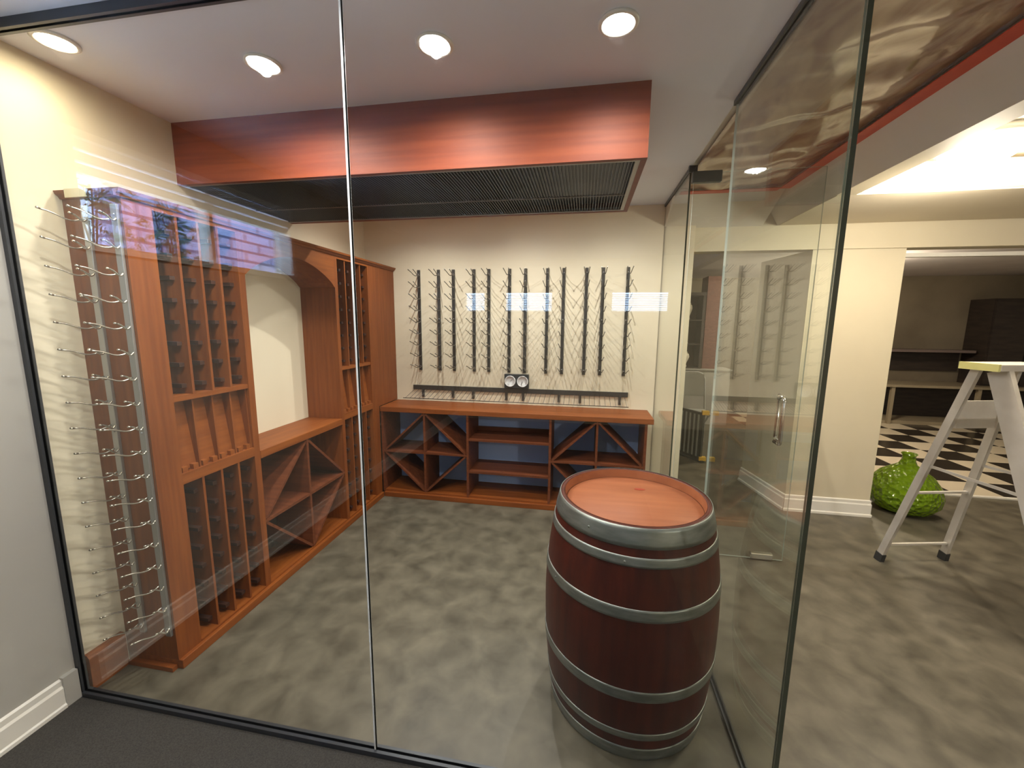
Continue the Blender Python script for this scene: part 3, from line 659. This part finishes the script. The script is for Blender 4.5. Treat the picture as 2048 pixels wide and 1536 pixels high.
# long low bench against the far wall
bn = thing('low_bench', 'long low dark bench with pale edges against the far wall of the checkered room', 'bench', (5.6, 7.9, 0))
build('bench_top', B(4.3, 7.4, 7.55, 8.16, 0.62, 0.66), PALE, bn)
build('bench_base', B(4.3, 7.4, 7.62, 8.16, 0.0, 0.05), PALE, bn)
build('bench_back', B(4.3, 7.4, 8.12, 8.16, 0.05, 0.62), DK, bn)
for x in (4.3, 5.0, 6.2, 7.35): build('leg', B(x, x + 0.05, 7.57, 7.62, 0.0, 0.62), PALE, bn)
sh_ = thing('wall_shelf', 'wide dark wall shelf above the low bench in the far room', 'shelf', (5.2, 8.0, 1.2))
build('shelf_board', B(4.3, 6.3, 7.85, 8.17, 1.18, 1.22), mat('greyish_shelf', (0.16, 0.12, 0.11), 0.5), sh_)
build('shelf_back', B(4.3, 6.3, 8.14, 8.17, 0.85, 1.18), DK, sh_)
tc_ = thing('tall_cabinet', 'tall dark cabinet at the end of the wall shelf in the far room', 'cabinet', (6.8, 7.9, 0.66))
build('cabinet_body', B(6.35, 7.35, 7.75, 8.17, 0.661, 2.05), DK, tc_)
build('cabinet_door', B(6.37, 6.84, 7.73, 7.75, 0.69, 2.03), DK, tc_); build('cabinet_door', B(6.86, 7.33, 7.73, 7.75, 0.69, 2.03), DK, tc_)

# hutch seen through the cellar doorway
PLAST = noisy('grey_plaster', (0.36, 0.35, 0.33), (0.42, 0.41, 0.38), nscale=3, rough=0.7)
lw_ = thing('half_wall', 'low pale grey half wall below the dark hutch', 'half wall', (1.5, 7.0, 0))
build('wall_body', B(0.65, 2.3, 6.9, 7.3, 0, 0.88), PLAST, lw_); build('wall_cap', B(0.63, 2.32, 6.88, 7.32, 0.88, 0.90), PLAST, lw_)
hu = thing('display_hutch', 'dark display hutch holding small pale figures, seen through the doorway', 'cabinet', (1.75, 7.1, 0.9))
hx0, hx1 = 1.36, 1.86
build('side_board', B(hx0, hx0 + 0.04, 6.92, 7.28, 0.901, 2.05), DK, hu); build('side_board', B(hx1 - 0.04, hx1, 6.92, 7.28, 0.901, 2.05), DK, hu)
build('top_board', B(hx0, hx1, 6.90, 7.28, 2.05, 2.10), DK, hu); build('back_board', B(hx0 + 0.04, hx1 - 0.04, 7.25, 7.28, 0.901, 2.05), DK, hu)
for z in (0.901, 1.28, 1.66): build('shelf', B(hx0 + 0.04, hx1 - 0.04, 6.93, 7.25, z, z + 0.02), DK, hu)
def vase(x, y, z, h, r, label, m, prof=None):
    prof = [(0.0001, 0), (0.5, 0), (0.55, 0.06), (0.3, 0.16), (0.75, 0.45), (1.0, 0.68), (0.85, 0.86), (0.5, 0.94), (0.62, 1.0), (0.45, 1.0), (0.0001, 0.9)]
    o = build('vase', MB().lathe([(a * r if a > 0.001 else 0.0001, b * h) for a, b in prof], (x, y, z), 24), m); return tag(o, label, 'vase')
CER = mat('white_ceramic', (0.66, 0.62, 0.52), 0.3)
vase(1.62, 7.02, 0.921, 0.24, 0.075, 'white urn-shaped vase on the lowest hutch shelf', CER)
vase(1.63, 7.02, 1.68, 0.26, 0.06, 'pale slim vase on the top hutch shelf', mat('dull_ceramic', (0.30, 0.27, 0.2), 0.4))
# small heron-like ornament
fg = thing('bird_ornament', 'small pale bird ornament on the middle hutch shelf', 'ornament', (1.62, 7.02, 1.30))
build('bird_base', MB().lathe([(0.0001, 0), (0.04, 0), (0.035, 0.015), (0.0001, 0.018)], (1.62, 7.02, 1.30), 16), CER, fg)
build('bird_body', MB().tube([(1.62, 7.02, 1.316), (1.625, 7.02, 1.36), (1.60, 7.02, 1.40), (1.63, 7.02, 1.45), (1.60, 7.02, 1.49), (1.57, 7.02, 1.50)], [0.008, 0.022, 0.03, 0.02, 0.010, 0.003], 10), CER, fg)
BRK = noisy('brown_red_brick', (0.14, 0.07, 0.06), (0.20, 0.10, 0.08), scale=(6, 6, 14), nscale=3, rough=0.8)
struct('wall_brick_pier', B(1.88, 2.10, 6.95, 7.30, 0.901, 2.35), BRK)

# folding chair behind the doorway
ch = thing('folding_chair', 'grey folding chair with a pale tube frame seen through the doorway', 'chair', (1.45, 5.85, 0))
TUBE = mat('pale_tube', (0.62, 0.64, 0.65), 0.3, 0.3); VIN = mat('grey_vinyl', (0.42, 0.44, 0.43), 0.5)
cx0, cx1, cy = 1.21, 1.66, 5.85
build('tube_frame', MB().tube([(cx0, cy - .05, 0.012), (cx0, cy, 0.45), (cx0, cy + .09, 0.86), (cx0 + .03, cy + .10, 0.925), (cx0 + .09, cy + .105, 0.95), (cx1 - .09, cy + .105, 0.95), (cx1 - .03, cy + .10, 0.925), (cx1, cy + .09, 0.86), (cx1, cy, 0.45), (cx1, cy - .05, 0.012)], 0.012, 8), TUBE, ch)
build('backrest', MB().beam((cx0 + .012, cy + .07, 0.78), (cx1 - .012, cy + .07, 0.78), 0.02, 0.31, up=(0, .2, 1)), VIN, ch)
build('seat', MB().box(cx0 + .014, cx1 - .014, cy - .38, cy - .03, 0.435, 0.46), VIN, ch)
for x in (cx0 + 0.03, cx1 - 0.03): build('leg', MB().tube([(x, cy + .22, 0.012), (x, cy - .32, 0.435)], 0.011, 8), TUBE, ch)

# folded workbench with yellow end blocks
wb = thing('folded_sawhorse', 'dark ribbed folded sawhorse with yellow end blocks, near the folding chair', 'sawhorse', (1.5, 5.2, 0))
STR = mat('dark_ribbed', (0.06, 0.065, 0.06), 0.4); YB_ = mat('yellow_block', (0.80, 0.50, 0.06), 0.4); LG = mat('pale_rib', (0.34, 0.36, 0.34), 0.4)
build('body_panel', MB().beam((1.14, 5.30, 0.31), (1.40, 4.92, 0.31), 0.03, 0.56), STR, wb)
d = (Vector((1.40, 4.92, 0)) - Vector((1.14, 5.30, 0))).normalized(); nrm = Vector((d.y, -d.x, 0))
rb = MB()
for k in range(7):
    p = Vector((1.14, 5.30, 0)) + d * (0.04 + 0.06 * k) - nrm * 0.0 + nrm * -0.018
    p2 = Vector((1.14, 5.30, 0)) + d * (0.04 + 0.06 * k) + nrm * 0.018
    for q in (p, p2): rb.beam(q + Vector((0, 0, 0.06)), q + Vector((0, 0, 0.56)), 0.006, 0.02, up=d)
build('rib', rb, LG, wb)
for z in (0.60, 0.05):
    for s in (0.03, 0.13): build('end_block', MB().box(1.345 + s, 1.345 + s + 0.075, 4.90, 4.95, z - 0.03, z + 0.015), YB_, wb, 'yellow end block')
build('foot_bar', MB().beam((1.12, 5.32, 0.012), (1.42, 4.90, 0.012), 0.06, 0.024), STR, wb)
